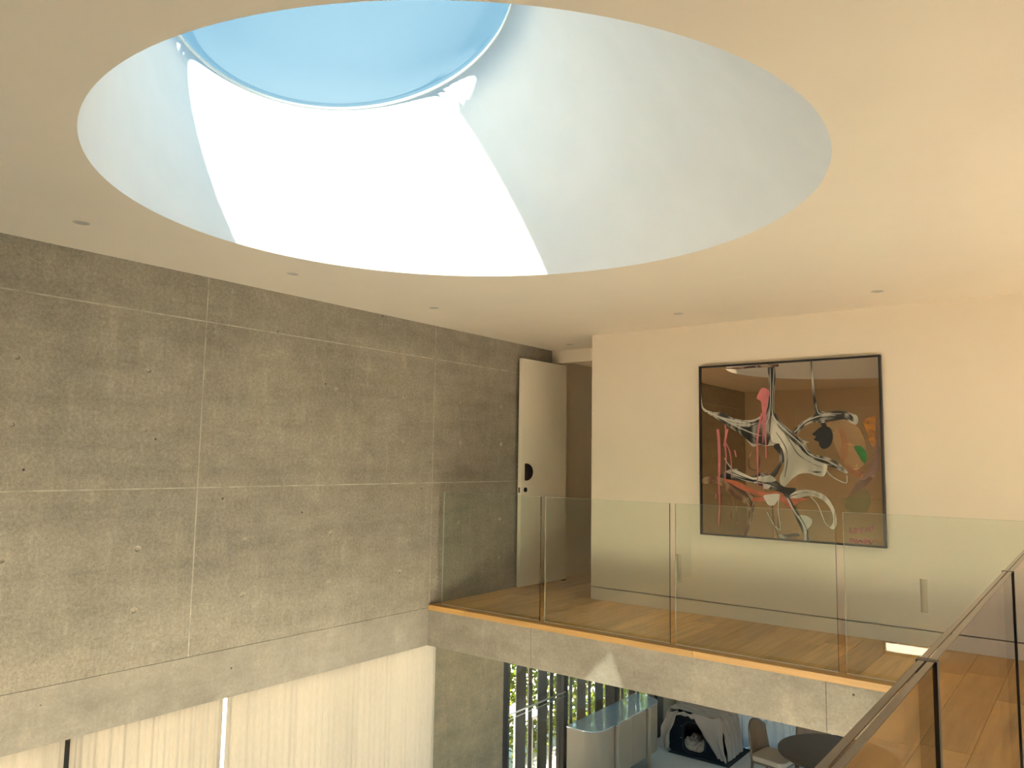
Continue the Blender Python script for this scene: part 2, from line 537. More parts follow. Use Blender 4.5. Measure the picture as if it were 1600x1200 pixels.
# ------------------------------------------------------------------ left concrete wall with formwork panels
wl = MB().box(XL, -0.016, YB - .2, 7.51, -0.027, H).build('wall_left', 'joint')
struct(wl, 'tall board-cast concrete wall with panel joints and tie holes')
ycuts = [YB, 0.58, 3.031, 5.479, 7.51]
zcuts = [-0.027, 1.1565, 2.369, H]
G = 0.0045
tie_y = [0.18, 1.0, 1.812, 2.622, 3.435, 4.255, 5.07, 5.88, 6.545]
tie_z = [0.35, 0.755, 1.557, 1.967]
TR = 0.019
for i in range(4):
    for j in range(3):
        y0, y1, z0, z1 = ycuts[i] + (G if i else 0), ycuts[i + 1] - (G if i < 3 else 0), zcuts[j] + (G if j else 0), zcuts[j + 1] - (G if j < 2 else 0)
        bm = bmesh.new()
        outer = [bm.verts.new((0, y, z)) for y, z in ((y0, z0), (y1, z0), (y1, z1), (y0, z1))]
        eds = [bm.edges.new((outer[k], outer[(k + 1) % 4])) for k in range(4)]
        for ty in tie_y:
            for tz in tie_z:
                if y0 < ty < y1 and z0 < tz < z1:
                    c = [bm.verts.new((0, ty + TR * math.cos(2 * math.pi * k / 14), tz + TR * math.sin(2 * math.pi * k / 14))) for k in range(14)]
                    eds += [bm.edges.new((c[k], c[(k + 1) % 14])) for k in range(14)]
        bmesh.ops.triangle_fill(bm, edges=eds, use_beauty=True)
        for f in bm.faces:
            if f.normal.x < 0: f.normal_flip()
        # panel edges
        bk = [bm.verts.new((-0.0155, v.co.y, v.co.z)) for v in outer]
        for k in range(4):
            bm.faces.new((outer[(k + 1) % 4], outer[k], bk[k], bk[(k + 1) % 4]))
        me = bpy.data.meshes.new('concrete_panel'); bm.to_mesh(me); bm.free()
        me.materials.append(M['concrete'])
        o = bpy.data.objects.new('concrete_panel', me); COL.objects.link(o); o.parent = wl
for yc in ycuts[1:3 + 1]:
    if yc < 7: MB().box(-.0158, -.0012, yc - G + .0003, yc + G - .0003, zcuts[0], H).build('joint_strip', 'joint', wl)
for zc in zcuts[1:3]:
    for i in range(4):
        MB().box(-.0158, -.0012, ycuts[i] + G, ycuts[i + 1] - G, zc - G + .0003, zc + G - .0003).build('joint_strip', 'joint', wl)
cup = MB()
NT = 14
prof = [(TR * 1.28, 0.0008), (TR, 0.0014), (TR * .98, -0.003), (TR * .62, -0.0135), (0.0005, -0.014)]
vs = [(d, r * math.cos(2 * math.pi * k / NT), r * math.sin(2 * math.pi * k / NT)) for r, d in prof for k in range(NT)]
cup.add(vs, [(i * NT + k, i * NT + (k + 1) % NT, (i + 1) * NT + (k + 1) % NT, (i + 1) * NT + k) for i in range(len(prof) - 1) for k in range(NT)], 0, True)
proto = cup.build('tie_hole', 'tie', wl)
first = True
for ty in tie_y:
    for tz in tie_z:
        o = proto if first else proto.copy()
        if not first:
            COL.objects.link(o); o.parent = wl
        first = False
        o.location = (0, ty + random.uniform(-.004, .004), tz + random.uniform(-.004, .004))
# the tie cups sit where the panel holes are
for o in wl.children:
    if o.name.startswith('tie_hole'):
        o.location.y = min(tie_y, key=lambda t: abs(t - o.location.y)); o.location.z = min(tie_z, key=lambda t: abs(t - o.location.z))
# lintel band, slightly paler pour, with an arris line on top
lint = MB().box(XL, 0.0, YB - .2, YN + .02, ZB, -0.030).build('lintel', 'concrete_light', wl)
lint['label'] = 'paler concrete lintel band above the curtains'

# lower left wall: curtained window opening, concrete pier, louvred window opening
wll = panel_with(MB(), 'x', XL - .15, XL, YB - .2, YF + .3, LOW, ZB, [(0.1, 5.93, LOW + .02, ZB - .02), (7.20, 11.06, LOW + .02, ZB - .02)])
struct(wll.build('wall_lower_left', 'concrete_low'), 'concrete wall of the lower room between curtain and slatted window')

# ------------------------------------------------------------------ other walls
LB = (2.72, 4.50, -1.13, -0.95)   # clerestory in the near wall of the lower room
LB2 = (0.2, 4.7, -2.76, -1.40)  # unseen low opening added to brighten the lower floor
mb = panel_with(MB(), 'y', YB - .2, YB, XL, 4.8, LOW, H, [(0.893, 2.272, 0.02, 2.385), LB, LB2])
wn = struct(mb.build('wall_near', 'plaster'), 'warm white wall at the near end of the void')
box('recessed_panel', (0.893, 2.272, YB - .19, YB - .03, 0.02, 2.385), 'door', wn)
# painting wall with two recessed slots and a flush baseboard under a shadow gap
SL = [(1.940, 1.992, 0.262, 0.527), (4.002, 4.054, 0.258, 0.513)]
wf = panel_with(MB(), 'y', YW, YW + .05, XC, XR, 0.127, H, SL)
wf.box(XC, XR, YW + .05, YW + .2, 0, H)
wf = struct(wf.build('wall_far', 'plaster'), 'warm white wall that carries the painting')
for s in SL:
    b = MB()
    x0, x1, z0, z1 = s
    b.add([(x0, YW + .040, z0), (x1, YW + .016, z0), (x1, YW + .016, z1), (x0, YW + .040, z1)], [(0, 1, 2), (0, 2, 3)])
    o = b.build('recessed_slot', 'plaster', wf)
    o['label'] = 'narrow upright recess in the wall'
struct(box('baseboard_far', (XC, XR, YW, YW + .049, 0.0, 0.117), 'plaster'), 'flush white baseboard under a dark shadow gap')
struct(box('gap_shade_strip', (XC, XR, YW + .035, YW + .0495, 0.117, 0.127), 'gap_shade'))  # near-black strip stands in for the shade inside the gap
# hall beyond the door
struct(box('wall_hall_right', (XC, XC + .15, YW + .2, 10.0, 0, H), 'plaster'))
struct(box('wall_hall_left', (-.2, 0.0, 7.66, 10.0, 0, H), 'plaster'))
struct(box('baseboard_hall', (0.0, 0.012, 7.66, 9.8, 0, 0.117), 'plaster'))
struct(box('wall_hall_end', (-.2, XC + .15, 9.8, 10.0, 0, H), 'plaster'))
struct(box('ceiling_hall', (-.2, XC + .15, 7.66, 10.0, 2.6, H + .25), 'ceiling'))
hd = MB().box(-.2, XC, 7.53, 7.66, 2.548, H).box(-.2, 0.02, 7.51, 7.66, 0, 2.548).build('trim_2', 'plaster')
struct(hd, 'white bulkhead and jamb above the open door')
# corridor behind the camera
struct(box('wall_corridor', (4.65, 4.8, YBK, YB - .2, -.05, H), 'plaster'))
RW1 = (2.0, 6.4, .05, 1.02)  # unseen opening added to light the corridor and upper ceiling
RW2 = (.2, 9.8, LOW + .05, -.5)  # unseen opening added to bring more daylight into the lower room
struct(panel_with(MB(), 'x', XR, XR + .2, YBK - .2, YF + .3, LOW, H, [RW1, RW2]).build('wall_right', 'plaster'))
wb = panel_with(MB(), 'y', YBK - .2, YBK, 4.65, XR, -.05, H, [])
struct(wb.build('wall_behind', 'plaster'))
def window(name, axis, pos, a0, a1, z0, z1, mull, fmat, depth=.06, fw_=.05, gl='window_glass', label=None):
    r = bpy.data.objects.new(name, None); COL.objects.link(r); struct(r, label)
    r.location = (pos, a0, z0) if axis == 'x' else (a0, pos, z0)
    bpy.context.view_layer.update()
    def bb(p0, p1, s0, s1, t0, t1):
        return (p0, p1, s0, s1, t0, t1) if axis == 'x' else (s0, s1, p0, p1, t0, t1)
    h = depth / 2
    f = MB()
    f.box(*bb(pos - h, pos + h, a0, a1, z0, z0 + fw_)); f.box(*bb(pos - h, pos + h, a0, a1, z1 - fw_, z1))
    f.box(*bb(pos - h, pos + h, a0, a0 + fw_, z0 + fw_, z1 - fw_)); f.box(*bb(pos - h, pos + h, a1 - fw_, a1, z0 + fw_, z1 - fw_))
    f.build('window_frame', fmat, r)
    cuts = [a0 + fw_] + sorted(mull) + [a1 - fw_]
    for m_ in mull:
        MB().box(*bb(pos - h, pos + h, m_ - fw_ / 2, m_ + fw_ / 2, z0 + fw_, z1 - fw_)).build('mullion', fmat, r)
    for k in range(len(cuts) - 1):
        c0 = cuts[k] + (fw_ / 2 if k else 0); c1 = cuts[k + 1] - (fw_ / 2 if k < len(cuts) - 2 else 0)
        MB().box(*bb(pos - .006, pos + .006, c0, c1, z0 + fw_, z1 - fw_)).build('pane', gl, r)
    return r
window('window_3', 'y', YB - .1, *LB, [], 'black', fw_=.03)
window('added_window_low', 'y', YB - .1, *LB2, [1.4, 2.5, 3.6], 'black')
window('added_window_corridor', 'x', XR + .1, *RW1, [3.4, 4.9], 'black')
window('added_window_lower_right', 'x', XR + .1, *RW2, [2.6, 5.0, 7.4], 'black')

# ------------------------------------------------------------------ upper floor slab, beams, planks, nosing
fl = MB()
fl.box(-.2, XR, YN + .06, 10.0, ZB + .01, -.022)
fl.box(XG + .06, XR, YBK, YN + .06, ZB + .01, -.022)
fl = struct(fl.build('floor', 'joint'), 'oak plank floor of the upper landing')
def plank(x0, x1, y0, y1):
    g = .0012
    b = MB()
    x0 += g; x1 -= g; y0 += g; y1 -= g
    c = .0015
    b.add([(x0, y0, -.021), (x1, y0, -.021), (x1, y1, -.021), (x0, y1, -.021),
           (x0, y0, -c), (x1, y0, -c), (x1, y1, -c), (x0, y1, -c),
           (x0 + c, y0 + c, 0), (x1 - c, y0 + c, 0), (x1 - c, y1 - c, 0), (x0 + c, y1 - c, 0)],
          [(8, 9, 10, 11)] + [(i, (i + 1) % 4, 4 + (i + 1) % 4, 4 + i) for i in range(4)] + [(4 + i, 4 + (i + 1) % 4, 8 + (i + 1) % 4, 8 + i) for i in range(4)])
    return b.build('plank', 'oak', fl)
PW = 0.225
x = 0.0
k = 0
while x < XR - .01:
    x1 = min(x + PW, XR)
    ylo = YG + .012 if x1 < XG + .12 else YBK
    yhi = 9.8 if x < XC else YW + .035
    if x < XG + .12 < x1: x1 = XG + .12; ylo = YG + .012
    cut = ylo + random.uniform(.5, 1.9)
    ys = [ylo]
    while cut < yhi - .3:
        ys.append(cut); cut += random.uniform(1.4, 2.2)
    ys.append(yhi)
    for a, b in zip(ys, ys[1:]):
        plank(x, x1, a, b)
    x = x1
# nosing boards: far edge (along x) and near edge (along y)
for a, b in ((0.0, .463), (.463, 2.699), (2.699, XG - .012)):
    o = MB().box(a + .001, b - .001, YN, YG + .011, -.0476, 0.0).build('nosing_board', 'oak_nose', fl, bevel=.002)
M['oak_nose_y'] = wood('oak_nosing_side', (0.55, 0.325, 0.112), 'Y', 1.0, 0.4)
for a, b in ((YBK, -.4), (-.4, 2.1), (2.1, YG + .011)):
    MB().box(XG - .012, XG + .119, a + .001, b - .001, -.0476, 0.0).build('nosing_board', 'oak_nose_y', fl, bevel=.002)
# beams
bmn = MB().box(0.0, XG + .3, YN + .018, YN + .4, ZB, -.049).build('balcony_beam', 'joint')
struct(bmn, 'pale concrete edge beam of the far landing')
for a, b in ((0.0, 1.214), (1.214, 3.645), (3.645, XG - .002)):
    MB().box(a + (.0015 if a else 0), b - .0015, YN + .006, YN + .03, ZB - .0005, -.0476).build('beam_face', 'concrete_light', bmn)
bm2 = MB().box(XG - .006, XG + .4, YBK, YN + .006, ZB, -.049).build('corridor_beam', 'concrete_light')
struct(bm2, 'concrete edge beam under the near balustrade')
# underside of the landing over the lower room
struct(box('ceiling_lower', (XL - .2, XR, YN + .4, YF + .3, ZB, ZB + .2), 'concrete_light'))
struct(box('ceiling_lower_right', (XG + .4, XR, YB - .2, YN + .4, ZB, ZB + .2), 'concrete_light'))

# ------------------------------------------------------------------ lower shell
struct(box('floor_lower', (XL - .25, XR, YB - .2, YF + .3, LOW - .15, LOW), 'floor_low'), 'pale grey-blue floor of the lower room')
mb = panel_with(MB(), 'y', YF + .1, YF + .3, XL, XR, LOW, ZB, [(0.15, 7.0, LOW + .05, ZB - .1)])
struct(mb.build('wall_lower_far', 'plaster'))
window('window_4', 'y', YF + .2, .15, 7.0, LOW + .05, ZB - .1, [1.8, 3.5, 5.2], 'black')
window('window_5', 'x', XL - .10, .1, 5.93, LOW + .02, ZB - .02, [1.25, 2.40, 4.75], 'black', label='window behind the linen curtains')
window('window_6', 'x', XL - .06, 7.20, 11.06, LOW + .02, ZB - .02, [8.51, 9.80], 'black', depth=.12, fw_=.09, label='slatted garden window with black frame under the landing')
struct(box('wall_lower_near', (4.8, XR, YB - .2, YB, LOW, ZB + .02), 'plaster'))

# ------------------------------------------------------------------ outside
struct(box('ground', (-40, 40, -40, 50, LOW - .4, LOW - .16), 'terrace'))
rnd = random.Random(3)
def hedge(cx, y0, y1, z0, z1, dx, n, label, stems):
    r = empty('hedge', (cx, (y0 + y1) / 2, LOW - .16), label, 'hedge')
    bpy.context.view_layer.update()
    b = MB()
    for i in range(n):
        p = Vector((cx + max(-.5, min(.5, rnd.gauss(0, dx))), rnd.uniform(y0, y1), rnd.uniform(z0, z1)))
        a = Vector((rnd.uniform(-1, 1), rnd.uniform(-1, 1), rnd.uniform(-.6, .8))).normalized()
        s = a.cross(Vector((rnd.uniform(-1, 1), rnd.uniform(-1, 1), rnd.uniform(-1, 1)))).normalized()
        L, W = rnd.uniform(.07, .14), rnd.uniform(.018, .035)
        b.add([p, p + a * L * .5 + s * W, p + a * L, p + a * L * .5 - s * W], [(0, 1, 2, 3)])
    o = b.build('foliage', 'leaf', r, recalc=False)
    o['kind'] = 'stuff'
    for k in range(stems):
        yy = y0 + (k + .5) * (y1 - y0) / stems
        MB().tube([(cx, yy, LOW - .16), (cx + rnd.uniform(-.1, .1), yy + rnd.uniform(-.1, .1), (z0 + z1) / 2), (cx + rnd.uniform(-.2, .2), yy + .1, z1 - .1)], [.03, .022, .01], 6).build('stem', 'bark', r)
hedge(-1.90, 6.6, 15.0, LOW - .1, .3, .24, 26000, 'bright sunlit green hedge outside the slatted window', 9)
gw = empty('garden_wall', (-4.6, 5.5, LOW - .16), 'terracotta garden wall seen through the gap between curtains', 'wall')
bpy.context.view_layer.update()
MB().box(-4.7, -4.5, 3.0, 6.0, LOW - .16, -2.50).build('wall_body', 'brickwall', gw)
MB().box(-4.75, -4.45, 3.0, 6.0, -2.50, -2.36).build('coping', 'greycap', gw)
ot = empty('pale_ledge_stand_in', (-1.0, 8.38, LOW - .16), 'white slab on legs in place of the pale low wall between the slats of the lower window', 'table')  # slab on legs stands in for a pale low wall edge
bpy.context.view_layer.update()
MB().box(-1.24, -.76, 8.24, 8.52, -1.93, -1.88).build('tabletop', 'render_white', ot, bevel=.005)
for px_ in (-1.20, -.80):
    for py_ in (8.28, 8.48):
        MB().box(px_ - .018, px_ + .018, py_ - .018, py_ + .018, LOW - .16, -1.93).build('leg', 'render_white', ot)

# slatted screen outside the lower window
scr = empty('timber_screen', (-.62, 9.2, LOW - .1), 'screen of dark upright timber slats outside the lower window', 'screen')
bpy.context.view_layer.update()
for a, b in ((7.70, 7.90), (8.157, 8.358), (8.62, 8.82), (9.077, 9.29), (9.544, 9.754), (10.008, 10.232), (10.50, 10.71)):
    MB().box(-.622, -.605, a, b, LOW + .03, ZB - .03).build('slat', 'slat', scr, bevel=.003)
for a, b in ((7.493, 7.595), (7.978, 8.06), (8.445, 8.519), (8.917, 8.985), (9.39, 9.458), (9.862, 9.925), (10.308, 10.385), (10.80, 10.88)):
    MB().box(-.655, -.638, a + .02, b + .02, LOW + .03, ZB - .03).build('slat', 'slat', scr, bevel=.003)
gr = empty('guard_rail', (-.47, 7.3, -1.56), 'thin horizontal steel rail across the slatted window', 'rail')
bpy.context.view_layer.update()
MB().tube([(-.40, 7.28, -1.548), (-.40, 8.46, -1.548)], .010, 8).build('bar', 'steel', gr)
MB().tube([(-.40, 7.28, -1.60), (-.40, 8.46, -1.60)], .005, 8).build('bar', 'steel', gr)

# ------------------------------------------------------------------ glass balustrades
def far_panel(x0, x1, label):
    r = empty('glass_panel', ((x0 + x1) / 2, YG, 0), label, 'glass panel', 'clear balustrade panels along the far landing')
    bpy.context.view_layer.update()
    MB().box(x0, x1, YG - .006, YG + .006, 0.0015, 1.07).build('pane', 'glass', r)
    e = MB()
    e.box(x0, x1, YG - .006, YG + .006, 1.0702, 1.0712)
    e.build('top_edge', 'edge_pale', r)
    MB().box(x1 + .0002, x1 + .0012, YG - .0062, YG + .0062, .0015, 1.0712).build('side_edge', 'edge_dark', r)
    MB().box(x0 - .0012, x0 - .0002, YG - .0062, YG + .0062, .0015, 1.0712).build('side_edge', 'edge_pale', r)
    MB().box(x0, x1, YG - .0095, YG - .0063, 0.0005, .006).build('base_trim', 'white_metal', r)
far_panel(.078, 1.230, 'clear glass balustrade panel beside the concrete wall, in front of the open door')
far_panel(1.285, 2.467, 'clear glass balustrade panel over the left end of the painting wall')
far_panel(2.516, 3.703, 'clear glass balustrade panel in front of most of the painting')
far_panel(3.757, 4.86, 'clear glass balustrade panel at the painting signature corner, meeting the near balustrade')
def near_panel(y0, y1, label):
    r = empty('glass_panel', (XG, (y0 + y1) / 2, 0), label, 'glass panel', 'laminated balustrade panels beside the camera')
    bpy.context.view_layer.update()
    for a, b in ((XG - .0125, XG - .0015), (XG + .0015, XG + .0125)):
        MB().box(a, b, y0, y1, .0015, 1.068).build('glass_ply', 'near_glass', r)
        MB().box(a, b, y0, y1, 1.0682, 1.0700).build('top_edge', 'edge_top', r, bevel=.0006)
    MB().box(XG - .0012, XG + .0012, y0, y1, .0015, 1.064).build('interlayer', 'near_glass', r)
def seal(y):
    s = MB().box(XG - .016, XG + .016, y - .0095, y + .0095, .0015, 1.0705).build('joint_seal', 'black')
    return s
near_panel(-.24, 1.463, 'brown edged laminated glass panel nearest the camera at the bottom corner')
near_panel(1.483, 2.868, 'brown edged laminated glass panel, middle one of the near balustrade')
near_panel(2.888, 5.56, 'brown edged laminated glass panel furthest along the near balustrade')
tag(seal(1.473), 'black upright joint seal nearest the camera in the near balustrade', 'seal')
tag(seal(2.878), 'black upright joint seal at the right picture edge of the near balustrade', 'seal')

# ------------------------------------------------------------------ downlights
def downlight(x, y, label):
    r = empty('downlight', (x, y, H), label, 'downlight', 'recessed ceiling downlights')
    bpy.context.view_layer.update()
    MB().lathe([(.047, -.0005), (.047, -.003), (.040, -.004), (.038, -.0012)], (x, y, H), 28).build('trim_ring', 'plaster', r, recalc=True)
    MB().lathe([(.0385, -.0012), (.030, -.0006), (.0004, -.0005)], (x, y, H), 28).build('lens', M['lens'], r)
M['lens'] = plain('frosted_lens', (0.48, 0.46, 0.43), 0.35, 0.05, 30, bmp=0)
downlight(.625, 1.864, 'recessed downlight above the concrete wall, nearest the left picture edge')
downlight(.617, 3.317, 'recessed downlight above the concrete wall, middle of its row of three')
downlight(.617, 4.790, 'recessed downlight above the concrete wall, furthest before the door')
downlight(.467, 7.177, 'recessed downlight in the alcove over the open door')
downlight(2.27, 6.173, 'faint recessed downlight in front of the painting wall, left of the painting')
downlight(3.895, 6.168, 'recessed downlight above the right top corner of the painting')

# ------------------------------------------------------------------ open door leaf
A0, A1 = Vector((.092, 6.795, 0)), Vector((.133, 7.632, 0))
dr = empty('door', (A1.x, A1.y, 0), 'cream flush door standing open against the concrete wall', 'door')
dr.location = (0, 0, 0)
u = (A1 - A0).normalized(); nrm = Vector((u.y, -u.x, 0))   # nrm faces the camera side (+x)
def dmap(a, d, z): return tuple(A0 + u * a + nrm * d + Vector((0, 0, z)))
def dbox(name, a0, a1, d0, d1, z0, z1, mat, bevel=0):
    b = MB()
    b.add([dmap(a, d, z) for z in (z0, z1) for d in (d0, d1) for a in (a0, a1)],
          [(0, 2, 3, 1), (4, 5, 7, 6), (0, 1, 5, 4), (2, 6, 7, 3), (0, 4, 6, 2), (1, 3, 7, 5)])
    return b.build(name, mat, dr, bevel)
W = (A1 - A0).length
dbox('leaf', 0, W, -.045, 0, .012, 2.525, 'door', .002)
b = MB()
poly = [(.058, 1.163), (.058, 1.353)] + [(.058 + .115 * math.sin(math.pi * t / 12), 1.258 + .095 * math.cos(math.pi * t / 12)) for t in range(1, 12)]
b.prism(poly, .004, .034, lambda a, z, d: dmap(a, d, z))
b.build('pull_handle', 'bronze', dr, .003)['label'] = 'black half-moon pull handle'
b = MB()
b.prism([(.075 + .026 * math.cos(t * math.pi / 10), 1.062 + .026 * math.sin(t * math.pi / 10)) for t in range(20)], .0005, .010, lambda a, z, d: dmap(a, d, z))
b.build('keyhole_rose', 'black', dr)
dbox('latch_plate', -.0015, -.0003, -.033, -.012, 1.032, 1.088, 'black')
dbox('bottom_hinge', W - .06, W + .01, -.03, .006, .0, .011, 'black')

# ------------------------------------------------------------------ linen curtains
def curtain(name, plane, pos, a0, a1, z0, z1, folds, amp, mat, label, group, seed, nu=160, flare=0.0, hem=True):
    r = random.Random(seed)
    ph = [r.uniform(0, 6.28) for _ in range(6)]
    fr = [folds * r.uniform(.7, 1.3), folds * 2.3, folds * .45]
    def fn(uu, vv):
        a = a0 + (a1 - a0) * uu
        z = z0 + (z1 - z0) * vv
        sw = (1 - vv)
        d = amp * (math.sin(fr[0] * 6.28 * uu + ph[0] + .6 * math.sin(3 * vv + ph[3])) * .55 + .34 * math.sin(fr[1] * 6.28 * uu + ph[1] + vv) + .5 * math.sin(fr[2] * 6.28 * uu + ph[2]))
        e = min(uu, 1 - uu)
        if e < .012 and hem: d -= .012 * (1 - e / .012)
        d *= .5 + .5 * sw
        a += flare * sw * (uu - .5)
        return (pos + d, a, z) if plane == 'x' else (a, pos + d, z)
    o = MB().grid(fn, nu, 14).build(name, mat, solid=.003)
    tag(o, label, 'curtain', group)
    if plane == 'x':
        for u0, u1 in ((0.001, hemw / (a1 - a0)), (1 - hemw / (a1 - a0), .999)):
            def hf(uu, vv, u0=u0, u1=u1):
                p = fn(u0 + (u1 - u0) * uu, vv)
                return (p[0] + .005, p[1], p[2])
            h_ = MB().grid(hf, 4, 14).build('hem', mat, o, solid=.003)
    return o
hemw = .032
lg = 'linen curtains below the lintel'
curtain('linen_curtain', 'x', -.335, -.22, 2.392, LOW + .02, ZB - .03, 13, .026, 'linen', 'cream linen curtain at the bottom left picture corner', lg, 1)
curtain('linen_curtain', 'x', -.335, 2.425, 3.545, LOW + .02, ZB - .03, 10, .024, 'linen', 'cream linen curtain between the dark gap and the bright gap', lg, 2)
curtain('linen_curtain', 'x', -.335, 3.585, 5.945, LOW + .02, ZB - .03, 15, .020, 'linen', 'widest cream linen curtain, ending at the concrete pier', lg, 5)
for a, b, lab in ((3.535, 3.549, 'left'), (3.580, 3.594, 'right')):
    pass
trk = box('curtain_track', (-.36, -.31, .8, 5.95, ZB - .028, ZB - .001), 'white_metal')
tag(trk, 'slim white curtain track under the concrete lintel', 'curtain track')
box_post = MB().box(-.47, -.40, 2.30, 2.50, LOW, ZB - .02).build('window_post', 'black')
struct(box_post)
curtain('sheer_curtain', 'y', 11.50, 0.02, 4.4, LOW + .02, ZB - .02, 34, .035, 'sheer', 'white pleated sheer curtain at the back of the lower room', None, 9, nu=420, hem=False)
struct(box('window_post_end', (XL - .02, XL + .03, 11.03, 11.21, LOW, ZB), 'black'))

# ------------------------------------------------------------------ sideboard
M['putty'] = plain('putty_lacquer', (0.25, 0.205, 0.15), 0.45, 0.03, 5, bmp=0.01)
M['glasstop'] = plain('top_with_reflection', (0.40, 0.46, 0.50), 0.09, 0.10, 24, bmp=0.0, spec=1.0, coat=1.0)  # pale blue window reflection put into the base colour
sb = empty('sideboard', (-.13, 9.32, LOW), 'putty grey sideboard with rounded ends and glossy top tinted with reflected blue by the slatted window', 'sideboard')
bpy.context.view_layer.update()
SX0, SX1, SY0, SY1, RR = -.352, .095, 8.425, 10.21, .21
def sb_poly(off=0, back=0.0):
    x0, x1, y0, y1 = SX0 - back, SX1 + off, SY0 - off, SY1 + off
    r = RR + off
    p = [(x0, y1), (x0, y0)]
    p += [(x1 - r + r * math.sin(t), y0 + r - r * math.cos(t)) for t in [i * math.pi / 20 for i in range(11)]]
    p += [(x1 - r + r * math.cos(t), y1 - r + r * math.sin(t)) for t in [i * math.pi / 20 for i in range(11)]]
    return p
MB().prism(sb_poly(-.012), LOW + .2, LOW + .838, side_smooth=False).build('body', 'putty', sb)
MB().prism(sb_poly(-.03), LOW + .190, LOW + .2).build('plinth', 'putty', sb)
MB().prism(sb_poly(.006), LOW + .838, LOW + .850).build('top', 'glasstop', sb, bevel=.002)
# front doors between the posts, and the curved end doors
for a, b in ((8.905, 9.322), (9.326, 9.735)):
    MB().box(SX1 - .013, SX1 - .001, a, b, LOW + .206, LOW + .832).build('door', 'putty', sb, bevel=.002)
def curved_door(sign):
    P = []
    ts = [i * math.pi / 24 for i in range(13)]
    for t in ts:
        if sign < 0:
            P.append((SX1 - RR + RR * math.sin(t), SY0 + RR - RR * math.cos(t), math.sin(t), -math.cos(t)))
        else:
            P.append((SX1 - RR + RR * math.sin(t), SY1 - RR + RR * math.cos(t), math.sin(t), math.cos(t)))
    st = (SX0 + .165, SY0 if sign < 0 else SY1, 0, -1 if sign < 0 else 1)
    en = (SX1, 8.862 if sign < 0 else 9.778, 1, 0)
    P = [st] + P + [en]
    outer_ = [(x - nx * .001, y - ny * .001) for x, y, nx, ny in P]
    inner_ = [(x - nx * .014, y - ny * .014) for x, y, nx, ny in P]
    MB().prism(outer_ + inner_[::-1], LOW + .206, LOW + .832).build('door', 'putty', sb)
curved_door(-1); curved_door(1)
for yy in (8.884, 9.757):
    MB().tube([(SX1 + .016, yy, LOW), (SX1 + .016, yy, LOW + .846)], [.033, .033], 18).build('leg', 'putty', sb)
    MB().tube([(SX0 + .03, yy, LOW), (SX0 + .03, yy, LOW + .2)], [.026, .026], 16).build('leg', 'putty', sb)
    MB().prism([(SX1 + .016 + .036 * math.cos(t * math.pi / 10), yy + .036 * math.sin(t * math.pi / 10)) for t in range(20)], LOW + .846, LOW + .851).build('leg_cap', 'glasstop', sb)

# ------------------------------------------------------------------ pet crate, bedding, mat, blanket
M['navy'] = plain('navy_nylon', (0.010, 0.012, 0.016), 0.75, 0.2, 30, bmp=0.1, spec=0.15)
M['mesh_dark'] = plain('dark_lining', (0.006, 0.006, 0.007), 0.8, 0.1, 30)
M['fleece'] = plain('fleece_bedding', (0.42, 0.35, 0.28), 0.95, 0.35, 40, bmp=0.6)
M['blanket'] = cloth('beige_blanket', (0.50, 0.42, 0.36), 0.08, 140)
M['matcloth'] = plain('charcoal_mat', (0.03, 0.034, 0.04), 0.9, 0.2, 30, bmp=0.2)
mt = MB().box(-.02, .90, 10.60, 11.46, LOW, LOW + .012).build('floor_mat', 'matcloth', bevel=.006)
tag(mt, 'dark charcoal mat on the floor beneath the covered pet crate', 'mat')
KX0, KX1, KY0, KY1, KZ0, KZ1 = -.04, .72, 10.68, 11.24, LOW + .013, LOW + .55
kr = empty('pet_crate', (.34, 10.96, LOW + .012), 'black soft pet crate with a round-cornered doorway, covered by a blanket', 'pet crate')
bpy.context.view_layer.update()
def arch(x0, x1, z0, z1, r, n=6):
    p = []
    for cx, cz, a0 in ((x1 - r, z0 + r, -90), (x1 - r, z1 - r, 0), (x0 + r, z1 - r, 90), (x0 + r, z0 + r, 180)):
        p += [(cx + r * math.cos(math.radians(a0 + 90 * k / n)), cz + r * math.sin(math.radians(a0 + 90 * k / n))) for k in range(n + 1)]
    return p
ox = arch(KX0, KX1, KZ0, KZ1, .06); ix = arch(.19, .50, KZ0 + .05, KZ1 - .12, .09)
b = MB(); n = len(ox)
lean = lambda z: .10 * (z - KZ0)
vo = [(x, KY0 + lean(z), z) for x, z in ox]; vi = [(x, KY0 + lean(z), z) for x, z in ix]
vi2 = [(x, KY0 + .02 + lean(z), z) for x, z in ix]
b.add(vo + vi + vi2, [(i, (i + 1) % n, n + (i + 1) % n, n + i) for i in range(n)] + [(n + i, n + (i + 1) % n, 2 * n + (i + 1) % n, 2 * n + i) for i in range(n)])
b.build('front_panel', 'navy', kr)
b = MB()
vb = [(x, KY1, z) for x, z in ox]
b.add(vo + vb, [(i, (i + 1) % n, n + (i + 1) % n, n + i) for i in range(n)] + [tuple(range(n, 2 * n))])
b.build('shell', 'navy', kr, solid=.006, solid_off=-1)
b = MB()
pp = arch(.17, .52, KZ0 + .03, KZ1 - .10, .10)
for i in range(n):
    pass
b.tube([(x, KY0 + lean(z) - .006, z) for x, z in pp] + [(pp[0][0], KY0 + lean(pp[0][1]) - .006, pp[0][1])], .006, 6, cap=False)
b.build('door_zip', 'black', kr)
for zz in (KZ0 + .36, KZ0 + .20):
    MB().lathe([(.0004, .008), (.012, .006), (.014, 0)], (.145, KY0 + lean(zz) - .004, zz), 10).build('snap_button', 'steel', kr)
